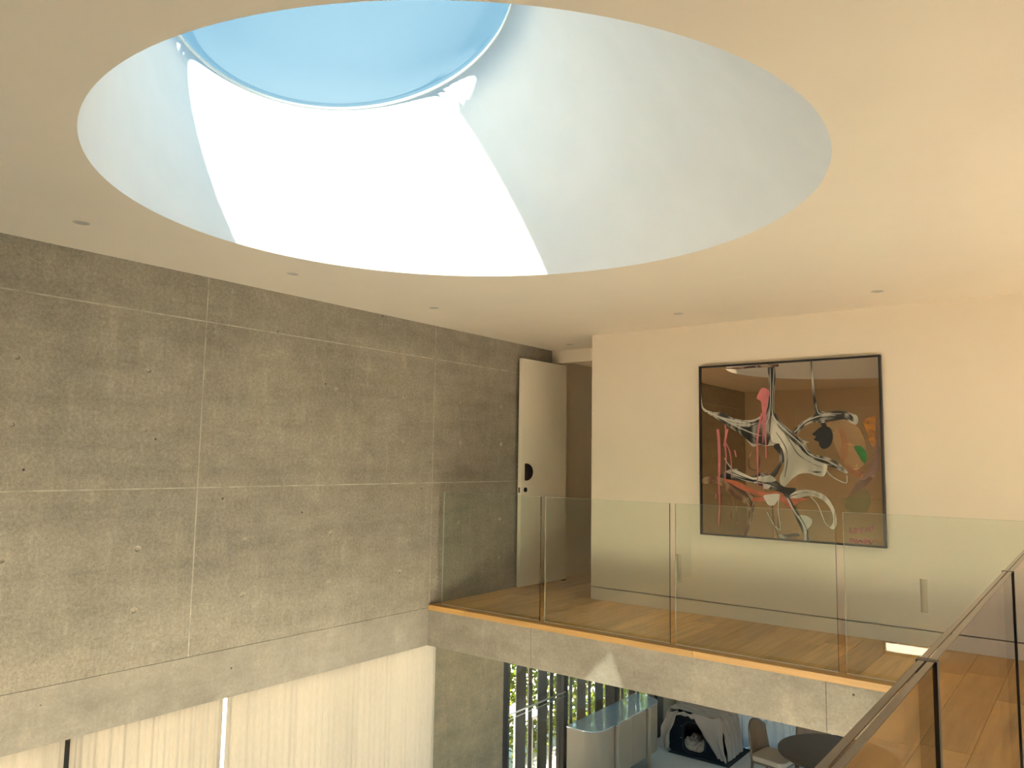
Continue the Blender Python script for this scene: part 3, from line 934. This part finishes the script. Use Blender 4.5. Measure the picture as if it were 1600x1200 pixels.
def bed(uu, vv):
    x = .12 + .44 * uu; y = KY0 + .07 + .42 * vv
    e = min(uu, 1 - uu, vv, 1 - vv)
    z = KZ0 + .012 + .20 * min(1, e * 6) ** .5 * (.75 + .35 * math.sin(9 * uu + 4 * vv) * math.sin(7 * vv + 1) * .5 + .1 * math.sin(31 * uu) * math.sin(27 * vv))
    return (x, y, z)
bd = MB().grid(bed, 40, 34).build('bedding', 'fleece', solid=.01)
tag(bd, 'fluffy beige bedding inside the doorway of the pet crate', 'bedding')
# blanket: one draped sheet, top + right side to the floor + front flaps
rb = random.Random(11)
wx = [rb.uniform(0, 6.28) for _ in range(8)]
def wr(p, q): return .5 * math.sin(13 * p + wx[0] + 3 * math.sin(5 * q + wx[1])) + .35 * math.sin(21 * q + wx[2] + 4 * p) + .3 * math.sin(29 * p + 17 * q + wx[3])
bl = MB()
def drape(s, t):
    # s: 0 left side low -> 1 right side floor ; t: 0 front hem -> 1 back
    LX = [(-.17, .20), (-.075, .40), (-.05, .585), (.10, .60), (.42, .575), (.70, .60), (.765, .56), (.80, .34), (.84, .03)]
    k = s * (len(LX) - 1); i = min(int(k), len(LX) - 2); f = k - i
    f = f * f * (3 - 2 * f) * .5 + f * .5
    x = LX[i][0] * (1 - f) + LX[i + 1][0] * f; z = LX[i][1] * (1 - f) + LX[i + 1][1] * f
    y = KY0 + .03 + (KY1 - KY0 + .02) * t
    z += .014 * wr(s * 2.2, t * 1.3) * min(1, z * 4); x += .014 * wr(t * 2 + 3, s * 3)
    y -= .05 * max(0, .5 - t) * math.sin(9 * s + 1)
    return (x, y, LOW + max(.016, z))
bl.grid(drape, 72, 40)
def flap(s, t):
    # right front flap: diagonal edge from mid top down to the right foot
    xt = .30 + .47 * s; zt = .585 + .010 * math.sin(8 * s)
    xb = .70 + .14 * s; zb = .50 - .49 * min(1, .25 + .9 * s) if s < .0 else .03 + .05 * (1 - s)
    x = xt * (1 - t) + xb * t; z = zt * (1 - t) + zb * t
    y = KY0 + .05 * (1 - t) - .055 * math.sin(math.pi * min(1, t * 1.1)) * (.4 + .5 * s) - .02 + .016 * math.sin(17 * s + 2 * t) * t
    return (x + .008 * wr(s * 2, t), y, LOW + max(.016, z))
bl.grid(flap, 30, 30)
def lflap(s, t):
    xt = -.085 + .20 * s; zt = .52 + .07 * s
    xb = -.17 + .13 * s; zb = .03
    x = xt * (1 - t) + xb * t - .02 * math.sin(3 * t) + .012 * math.sin(12 * t + 4 * s)
    z = zt * (1 - t) + zb * t
    y = KY0 + .03 * (1 - t) - .06 * math.sin(math.pi * t) - .03 * t + .02 * math.sin(11 * s + 3 * t)
    return (x, y, LOW + max(.02, z))
bl.grid(lflap, 16, 26)
def roll(s, t):
    a = 6.28 * t
    x = .06 + .28 * s
    return (x, KY0 + .02 + .022 * math.cos(a) + .01 * math.sin(20 * s), LOW + .555 + .022 * math.sin(a) - .03 * abs(s - .5) + .008 * math.sin(14 * s + a))
bl.grid(roll, 20, 10)
bo = bl.build('blanket', 'blanket', solid=.006, recalc=False)
tag(bo, 'crumpled beige blanket draped over the black pet crate', 'blanket')
cb = MB().tube([(.78, 11.35, LOW + .02), (.84, 11.42, LOW + .05), (.95, 11.40, LOW + .025), (1.05, 11.44, LOW + .01), (1.3, 11.43, LOW + .008)], .006, 6).build('power_cable', 'black')
tag(cb, 'thin dark cable trailing along the foot of the sheer curtain', 'cable')

# ------------------------------------------------------------------ round table and chairs
M['walnut'] = wood('dark_walnut', (0.085, 0.055, 0.038), 'X', 1.0, 0.6)
M['walnut_z'] = wood('walnut_upright', (0.14, 0.085, 0.045), 'Z', 1.0, 0.45)
M['seatfab'] = plain('beige_upholstery', (0.50, 0.40, 0.30), 0.9, 0.06, 60, bmp=0.2)
TB = (2.50, 10.02)
tb = empty('round_table', (*TB, LOW), 'round dark walnut dining table beneath the edge of the landing', 'table')
bpy.context.view_layer.update()
MB().lathe([(.0005, .74), (.66, .74), (.69, .732), (.69, .718), (.65, .702), (.0005, .70)], (*TB, LOW), 64).build('tabletop', 'walnut', tb)
MB().lathe([(.11, .70), (.085, .5), (.08, .25), (.12, .06), (.30, .03), (.32, .0), (.0005, .0)], (*TB, LOW), 40).build('pedestal', 'walnut', tb)
def chair(cx, cy, rz, label):
    r = empty('dining_chair', (cx, cy, LOW), label, 'chair')
    r.rotation_euler = (0, 0, rz)
    bpy.context.view_layer.update()
    mw = r.matrix_basis.copy()
    def bld(b, name, mat, **k):
        b.v = [tuple(mw @ Vector(v)) for v in b.v]
        return b.build(name, mat, r, **k)
    # chair faces local +x; back at x=-.22
    def back(s, t):
        a = -1 + 2 * s
        y = .24 * a * (1 - .12 * t)
        top = .86 - .10 * a * a
        z = .40 + (top - .40) * t
        x = -.235 + .06 * a * a - .05 * t
        return (x, y, z)
    bld(MB().grid(back, 20, 14), 'backrest', 'walnut_z', solid=.022)
    bld(MB().prism(arch(-.22, .24, -.24, .24, .08), .41, .475, lambda x, y, z: (x, y, z)), 'seat', 'seatfab', bevel=.02)
    bld(MB().prism(arch(-.21, .22, -.22, .22, .06), .385, .41), 'seat_frame', 'walnut_z')
    for sx in (-.19, .20):
        for sy in (-.2, .2):
            bld(MB().tube([(sx * 1.12, sy * 1.08, 0), (sx, sy, .39)], [.013, .019], 10), 'leg', 'walnut_z')
    return r
chair(1.66, 10.20, math.radians(-8), 'brown wooden dining chair with beige seat, left of the round table')
chair(2.02, 10.86, math.radians(-60), 'brown wooden dining chair tucked behind the round table by the sheer curtain')

# ------------------------------------------------------------------ painting on bronze mirror
PX0, PX1, PZ0, PZ1, PY = 2.202, 3.778, 0.732, 2.294, YW
pa = empty('painting', ((PX0 + PX1) / 2, PY, (PZ0 + PZ1) / 2), 'large abstract painting on bronze mirror in a thin black frame', 'painting')
bpy.context.view_layer.update()
def mirror():
    m, nt, bs, out = newmat('bronze_mirror')
    n = noise(nt, coord(nt), 1.5, 2)
    nt.links.new(ramp(nt, n, [(0.3, (0.37, 0.245, 0.15)), (0.7, (0.395, 0.265, 0.165))]), bs.inputs['Base Color'])
    bs.inputs['Metallic'].default_value = 1.0
    bs.inputs['Roughness'].default_value = 0.015
    return m
M['mirror'] = mirror()
FWD = .016
f = MB()
f.box(PX0, PX1, PY - .05, PY - .001, PZ1 - FWD, PZ1).box(PX0, PX1, PY - .05, PY - .001, PZ0, PZ0 + FWD)
f.box(PX0, PX0 + FWD, PY - .05, PY - .001, PZ0 + FWD, PZ1 - FWD).box(PX1 - FWD, PX1, PY - .05, PY - .001, PZ0 + FWD, PZ1 - FWD)
f.build('frame', 'black', pa)
MY = PY - .034
MB().box(PX0 + FWD, PX1 - FWD, MY, PY - .004, PZ0 + FWD, PZ1 - FWD).build('mirror_panel', 'mirror', pa)
# drawing coordinates (units of a 1234 x 1200 sheet) to the panel plane
src = [(118, 150), (1090, 88), (1112, 1113), (125, 1043)]
dst = [(PX0, PZ1), (PX1, PZ1), (PX1, PZ0), (PX0, PZ0)]
Am, bm_ = [], []
for (x, y), (X, Z) in zip(src, dst):
    Am.append([x, y, 1, 0, 0, 0, -X * x, -X * y]); bm_.append(X)
    Am.append([0, 0, 0, x, y, 1, -Z * x, -Z * y]); bm_.append(Z)
hh = np.linalg.solve(np.array(Am, float), np.array(bm_, float))
def pm(x, y):
    d = hh[6] * x + hh[7] * y + 1
    X, Z = (hh[0] * x + hh[1] * y + hh[2]) / d, (hh[3] * x + hh[4] * y + hh[5]) / d
    return (min(max(X, PX0 + FWD), PX1 - FWD), min(max(Z, PZ0 + FWD), PZ1 - FWD))
def spline(pts, closed, n=5):
    P = [np.array(p, float) for p in pts]; out = []
    L = len(P)
    for i in range(L if closed else L - 1):
        if closed: p0, p1, p2, p3 = P[i - 1], P[i], P[(i + 1) % L], P[(i + 2) % L]
        else: p0, p1, p2, p3 = P[max(i - 1, 0)], P[i], P[i + 1], P[min(i + 2, L - 1)]
        for k in range(n):
            t = k / n
            out.append(.5 * ((2 * p1) + (p2 - p0) * t + (2 * p0 - 5 * p1 + 4 * p2 - p3) * t * t + (3 * p1 - p0 - 3 * p2 + p3) * t ** 3))
    if not closed: out.append(P[-1])
    return out
def flat(c, r=0.35, nm=None, var=.1): return plain(nm or 'paint', c, r, var, 14, bmp=0.1)
PM = {
    'grey': paintflow('paint_grey_marble', [(0.0, (0.02, 0.018, 0.016)), (0.35, (0.08, 0.07, 0.06)), (0.6, (0.20, 0.18, 0.15)), (1.0, (0.42, 0.39, 0.33))], 5),
    'dark': paintflow('paint_dark_marble', [(0.0, (0.006, 0.006, 0.006)), (0.5, (0.03, 0.028, 0.025)), (0.8, (0.13, 0.12, 0.10)), (1.0, (0.30, 0.28, 0.25))], 4),
    'white': paintflow('paint_white_pour', [(0.0, (0.36, 0.34, 0.28)), (0.4, (0.50, 0.475, 0.40)), (1.0, (0.62, 0.59, 0.51))], 3),
    'light': flat((0.50, 0.48, 0.42), .3, 'paint_light'),
    'black': flat((0.004, 0.004, 0.004), .45, 'paint_black'),
    'pink': flat((0.52, 0.15, 0.16), .4, 'paint_pink', .18),
    'salmon': flat((0.38, 0.10, 0.05), .4, 'paint_salmon', .25),
    'rust': paintflow('paint_rust_pour', [(0.0, (0.06, 0.03, 0.018)), (0.5, (0.17, 0.075, 0.045)), (1.0, (0.30, 0.20, 0.12))], 7),
    'orange': glaze('paint_orange', (0.45, 0.17, 0.02), .9),
    'green': flat((0.012, 0.11, 0.022), .4, 'paint_green', .3),
    'peach': glaze('paint_peach', (0.55, 0.34, 0.15), .55),
    'red': glaze('paint_red', (0.42, 0.14, 0.06), .6),
    'mauve': glaze('paint_mauve', (0.26, 0.15, 0.12), .7),
    'olive': glaze('paint_olive', (0.22, 0.24, 0.10), .45),
    'sign': flat((0.36, 0.08, 0.10), .4, 'paint_signature', .1),
}
layer = [0]
def stroke(pts, mat, name='paint_stroke', n=4, lift=None):
    layer[0] += 1
    y1 = MY - .0006 - .00016 * layer[0]
    poly = [pm(*p) for p in spline(pts, True, n)]
    bm = bmesh.new()
    vs = [bm.verts.new((x, y1, z)) for x, z in poly]
    bmesh.ops.remove_doubles(bm, verts=bm.verts, dist=1e-5)
    vs = list(bm.verts)
    es = [bm.edges.new((vs[i], vs[(i + 1) % len(vs)])) for i in range(len(vs))]
    bmesh.ops.triangle_fill(bm, edges=es, use_beauty=True)
    ex = bmesh.ops.extrude_face_region(bm, geom=list(bm.faces))
    for g in ex['geom']:
        if isinstance(g, bmesh.types.BMVert): g.co.y = MY + .0002
    bmesh.ops.recalc_face_normals(bm, faces=bm.faces)
    me = bpy.data.meshes.new(name); bm.to_mesh(me); bm.free()
    me.materials.append(PM[mat])
    o = bpy.data.objects.new(name, me); COL.objects.link(o)
    o.parent = pa; o.matrix_parent_inverse = pa.matrix_basis.inverted()
    return o
def ribbon(pts, w, mat, name='paint_drip', n=6):
    """a brushed or dripped line; w is one width or one per point"""
    layer[0] += 1
    y1 = MY - .0006 - .00016 * layer[0]
    ws = w if isinstance(w, (list, tuple)) else [w] * len(pts)
    P = spline([(p[0], p[1]) for p in pts], False, n)
    Wd = [np.interp(i / n, range(len(ws)), ws) for i in range(len(P))]
    b = MB(); vs = []
    for i, p in enumerate(P):
        t = P[min(i + 1, len(P) - 1)] - P[max(i - 1, 0)]
        t = t / (np.hypot(*t) + 1e-9); nn_ = np.array([-t[1], t[0]]) * Wd[i] / 2
        for q, yy in ((p - nn_, y1), (p + nn_, y1), (p + nn_, MY + .0002), (p - nn_, MY + .0002)):
            X, Z = pm(*q); vs.append((X, yy, Z))
    fs = [(i * 4 + k, i * 4 + (k + 1) % 4, i * 4 + 4 + (k + 1) % 4, i * 4 + 4 + k) for i in range(len(P) - 1) for k in range(4)]
    b.add(vs, fs + [(0, 1, 2, 3), tuple(len(vs) - 4 + k for k in range(4))])
    return b.build(name, PM[mat], pa)
# soft brushed colours on the right
stroke([(825, 455), (880, 440), (960, 470), (1000, 540), (1010, 650), (960, 700), (900, 680), (860, 610), (835, 540)], 'peach', 'brush_mark')
stroke([(1020, 430), (1060, 420), (1075, 520), (1080, 640), (1060, 720), (1000, 790), (930, 830), (900, 860), (950, 780), (1020, 700), (1050, 600), (1030, 500)], 'mauve', 'brush_mark')
stroke([(930, 830), (1000, 800), (1030, 860), (1000, 930), (920, 920), (890, 880)], 'olive', 'brush_mark')
stroke([(865, 480), (890, 490), (912, 560), (908, 640), (885, 660), (868, 610), (880, 560)], 'red', 'brush_mark')
stroke([(900, 660), (950, 700), (990, 715), (975, 740), (930, 715)], 'red', 'brush_mark')
stroke([(998, 440), (1055, 415), (1062, 470), (1055, 520), (1062, 570), (1040, 575), (1015, 500)], 'orange', 'brush_mark')
stroke([(945, 578), (965, 572), (988, 578), (1012, 618), (1004, 660), (988, 655), (964, 615)], 'green', 'brush_mark')
# rust coloured pours at lower left
stroke([(135, 745), (200, 735), (260, 752), (330, 775), (385, 815), (412, 850), (408, 920), (388, 1000), (366, 1052), (354, 1046), (380, 960), (370, 890), (325, 860), (280, 815), (210, 775), (135, 775)], 'rust', 'paint_pour')
stroke([(245, 752), (320, 762), (400, 800), (470, 820), (540, 818), (580, 850), (610, 905), (600, 910), (560, 870), (490, 850), (410, 830), (330, 800)], 'salmon', 'paint_pour')
stroke([(412, 848), (560, 842), (566, 862), (414, 868)], 'salmon', 'paint_pour')
stroke([(600, 850), (680, 850), (700, 858), (650, 870), (622, 890)], 'salmon', 'paint_pour')
ribbon([(400, 600), (385, 640), (388, 690), (430, 700), (440, 640), (430, 590)], 5, 'rust')
ribbon([(310, 800), (312, 860), (318, 990)], 3, 'rust')
ribbon([(250, 790), (285, 850), (290, 960)], 3, 'rust')
# main pour
stroke([(488, 138), (520, 148), (527, 200), (522, 300), (520, 385), (540, 430), (600, 490), (680, 545), (705, 552), (690, 565), (720, 615), (790, 630), (850, 655), (906, 705), (900, 720), (840, 690), (760, 665), (700, 640), (640, 640), (560, 660), (545, 600), (515, 572), (480, 575), (440, 568), (405, 578), (370, 540), (330, 505), (260, 462), (195, 420), (140, 385), (129, 350), (130, 292), (138, 365), (190, 393), (240, 395), (300, 425), (370, 437), (430, 425), (465, 395), (488, 340), (494, 250), (487, 170)], 'grey', 'paint_pour')
stroke([(500, 140), (514, 150), (512, 260), (506, 380), (500, 470), (490, 560), (470, 570), (440, 560), (400, 560), (330, 500), (270, 460), (330, 470), (400, 470), (450, 440), (480, 390), (495, 300), (497, 200)], 'dark', 'paint_pour')
stroke([(525, 400), (560, 450), (640, 520), (690, 590), (750, 630), (830, 660), (895, 700), (840, 680), (750, 655), (690, 625), (640, 560), (570, 500), (530, 440)], 'dark', 'paint_pour')
stroke([(505, 415), (520, 420), (545, 475), (600, 530), (660, 590), (720, 640), (795, 672), (800, 700), (780, 735), (740, 730), (700, 718), (650, 724), (610, 752), (572, 790), (552, 778), (548, 740), (570, 690), (572, 630), (560, 585), (530, 560), (505, 545), (498, 480)], 'white', 'paint_pour')
stroke([(515, 575), (545, 560), (556, 600), (562, 650), (552, 690), (520, 740), (490, 735), (520, 700), (545, 660), (540, 610)], 'dark', 'paint_pour')
ribbon([(133, 370), (200, 410), (300, 440), (380, 445), (440, 425), (480, 380)], [4, 8, 12, 10, 8, 3], 'light')
ribbon([(220, 418), (300, 455), (390, 462), (450, 440)], [3, 6, 5, 2], 'light')
ribbon([(520, 160), (516, 300), (512, 390), (530, 440), (590, 500), (660, 560)], [3, 7, 9, 10, 6, 2], 'light')
ribbon([(500, 160), (502, 280), (496, 400), (470, 480)], [3, 5, 4, 2], 'light')
ribbon([(640, 560), (700, 620), (780, 650), (890, 705)], [3, 6, 5, 2], 'black')
ribbon([(700, 705), (740, 712), (770, 712)], [3, 10, 3], 'dark')
ribbon([(245, 158), (330, 158), (420, 150), (490, 148), (545, 143)], [4, 9, 12, 14, 12], 'rust')
# hooked pour, upper right
stroke([(717, 118), (724, 118), (728, 200), (737, 260), (742, 330), (762, 383), (800, 392), (860, 386), (915, 393), (960, 412), (970, 440), (958, 460), (930, 452), (895, 432), (830, 442), (770, 452), (722, 450), (682, 470), (645, 506), (622, 508), (621, 494), (662, 452), (702, 428), (738, 398), (728, 330), (723, 230)], 'grey', 'paint_pour')
stroke([(735, 300), (748, 340), (765, 390), (830, 395), (890, 398), (935, 410), (945, 445), (900, 425), (830, 432), (770, 440), (720, 440), (670, 465), (705, 435), (742, 402), (732, 340)], 'dark', 'paint_pour')
stroke([(930, 405), (960, 410), (970, 438), (960, 458), (945, 452), (950, 430)], 'white', 'paint_pour')
ribbon([(628, 502), (675, 455), (730, 425), (790, 410), (850, 412)], [5, 5, 6, 5, 2], 'light')
stroke([(738, 498), (758, 480), (775, 470), (770, 454), (795, 452), (800, 468), (820, 478), (832, 508), (830, 545), (812, 578), (782, 590), (762, 572), (757, 552), (732, 540), (744, 524), (724, 512)], 'black', 'ink_blot')
# lower pours
stroke([(228, 738), (255, 708), (262, 650), (285, 690), (318, 695), (340, 712), (400, 735), (450, 715), (500, 732), (540, 768), (580, 793), (640, 800), (600, 842), (612, 885), (642, 935), (682, 985), (692, 1045), (712, 1072), (676, 1076), (668, 1030), (640, 970), (608, 900), (580, 850), (560, 822), (500, 805), (430, 778), (350, 758), (280, 752)], 'dark', 'paint_pour')
stroke([(260, 712), (300, 698), (350, 718), (410, 742), (450, 732), (440, 750), (390, 752), (320, 735)], 'white', 'paint_pour')
stroke([(470, 735), (500, 730), (530, 755), (505, 765), (455, 768), (410, 772), (440, 745)], 'white', 'paint_pour')
stroke([(465, 775), (500, 780), (490, 800), (462, 800)], 'light', 'paint_pour')
stroke([(598, 842), (640, 812), (700, 806), (770, 826), (812, 862), (842, 922), (849, 982), (836, 1012), (814, 1006), (832, 975), (826, 925), (800, 882), (758, 850), (700, 838), (640, 852)], 'white', 'paint_pour')
stroke([(466, 835), (540, 828), (545, 845), (520, 885), (490, 888), (470, 860)], 'light', 'paint_pour')
stroke([(648, 940), (690, 945), (719, 965), (712, 995), (692, 1020), (690, 1068), (680, 1070), (678, 1000), (656, 962)], 'light', 'paint_pour')
ribbon([(590, 850), (625, 920), (670, 990), (685, 1065)], [4, 7, 6, 3], 'light')
ribbon([(792, 690), (815, 725), (860, 755), (903, 768), (906, 728)], 4, 'light')
ribbon([(712, 842), (750, 885), (772, 940), (792, 985), (822, 1008)], 3, 'light')
ribbon([(545, 842), (538, 910), (550, 1005), (540, 1015), (515, 990), (480, 925)], 4, 'light')
ribbon([(255, 640), (272, 670), (290, 690)], 4, 'light')
ribbon([(508, 890), (512, 960), (530, 1030), (538, 1055)], 3, 'black')
stroke([(535, 1045), (580, 1042), (640, 1035), (655, 1048), (620, 1052), (560, 1062)], 'dark', 'paint_pour')
# streaks following the pours
for pts, w_, m_ in (
    ([(150, 388), (230, 425), (320, 470), (400, 505), (450, 520)], [2, 5, 6, 5, 2], 'light'),
    ([(300, 478), (360, 500), (410, 530), (440, 555)], [2, 5, 4, 2], 'black'),
    ([(340, 440), (420, 450), (470, 420), (490, 360), (498, 280)], [2, 4, 5, 4, 2], 'black'),
    ([(505, 170), (508, 290), (503, 400), (495, 500)], [2, 4, 5, 2], 'black'),
    ([(524, 170), (519, 280), (516, 390), (545, 445), (610, 508), (680, 560)], [2, 3, 4, 6, 4, 2], 'black'),
    ([(540, 440), (600, 505), (665, 565), (715, 622), (800, 652), (880, 695)], [2, 4, 5, 5, 4, 2], 'light'),
    ([(560, 480), (610, 560), (650, 620), (720, 665), (780, 690)], [2, 3, 4, 3, 1], 'dark'),
    ([(530, 500), (580, 580), (590, 650), (575, 740)], [2, 4, 3, 2], 'dark'),
    ([(655, 480), (700, 445), (760, 425), (840, 418), (900, 412)], [2, 3, 4, 3, 1], 'black'),
    ([(745, 350), (760, 400), (810, 404), (880, 402)], [2, 4, 4, 2], 'light'),
    ([(290, 712), (350, 738), (420, 760), (500, 778), (560, 800)], [3, 5, 6, 5, 2], 'black'),
    ([(300, 735), (380, 762), (450, 772), (520, 790)], [2, 4, 3, 2], 'light'),
    ([(575, 800), (590, 840), (640, 830), (700, 820), (760, 840)], [2, 5, 4, 3, 1], 'dark'),
    ([(600, 850), (630, 905), (660, 955), (690, 1010), (695, 1060)], [2, 4, 4, 3, 2], 'black'),
    ([(150, 755), (230, 765), (300, 800), (360, 845), (390, 900), (380, 990)], [3, 5, 6, 5, 4, 2], 'peach'),
    ([(270, 770), (350, 815), (395, 870), (400, 950)], [2, 4, 4, 2], 'black'),
):
    ribbon(pts, w_, m_, 'paint_streak', 5)
# pink drips
stroke([(428, 318), (440, 290), (455, 266), (478, 268), (498, 292), (490, 325), (480, 385), (477, 450), (464, 450), (458, 400), (452, 340), (434, 326)], 'pink')
ribbon([(472, 430), (474, 520), (477, 640)], [11, 7, 3], 'pink')
ribbon([(455, 400), (438, 480), (430, 560), (432, 680), (431, 790)], [9, 10, 9, 6, 4], 'pink')
ribbon([(460, 430), (462, 500), (458, 560)], [8, 6, 2], 'pink')
ribbon([(218, 485), (224, 560), (226, 660), (224, 760), (227, 880), (223, 996)], [13, 12, 10, 8, 6, 5], 'pink')
ribbon([(257, 460), (262, 510), (250, 575)], [4, 8, 4], 'pink')
ribbon([(272, 484), (258, 550), (262, 640), (258, 750)], [6, 8, 3, 4], 'pink')
ribbon([(262, 560), (280, 600), (290, 660), (292, 745)], [5, 3, 2, 4], 'pink')
ribbon([(308, 596), (316, 632)], [3, 3], 'pink')
ribbon([(208, 826), (204, 855)], [4, 3], 'pink')
ribbon([(460, 768), (462, 818)], [4, 3], 'pink')
# scribbled signature
ribbon([(918, 1005), (922, 1030), (940, 1032), (945, 1004), (948, 1030), (965, 1018), (955, 1012), (955, 1030), (975, 1022), (985, 1000), (982, 1030), (1000, 1020), (1010, 1002), (1016, 1026), (1030, 996), (1036, 1022), (1054, 990)], 4, 'sign', 'signature', 5)
ribbon([(920, 1060), (925, 1085), (935, 1062), (948, 1088), (955, 1064), (960, 1086), (975, 1070), (985, 1090), (1000, 1060), (1003, 1092), (1018, 1072), (1030, 1092), (1045, 1070), (1070, 1068)], 4, 'sign', 'signature', 5)
ribbon([(918, 1078), (980, 1074), (1085, 1066)], 3, 'sign', 'signature', 5)
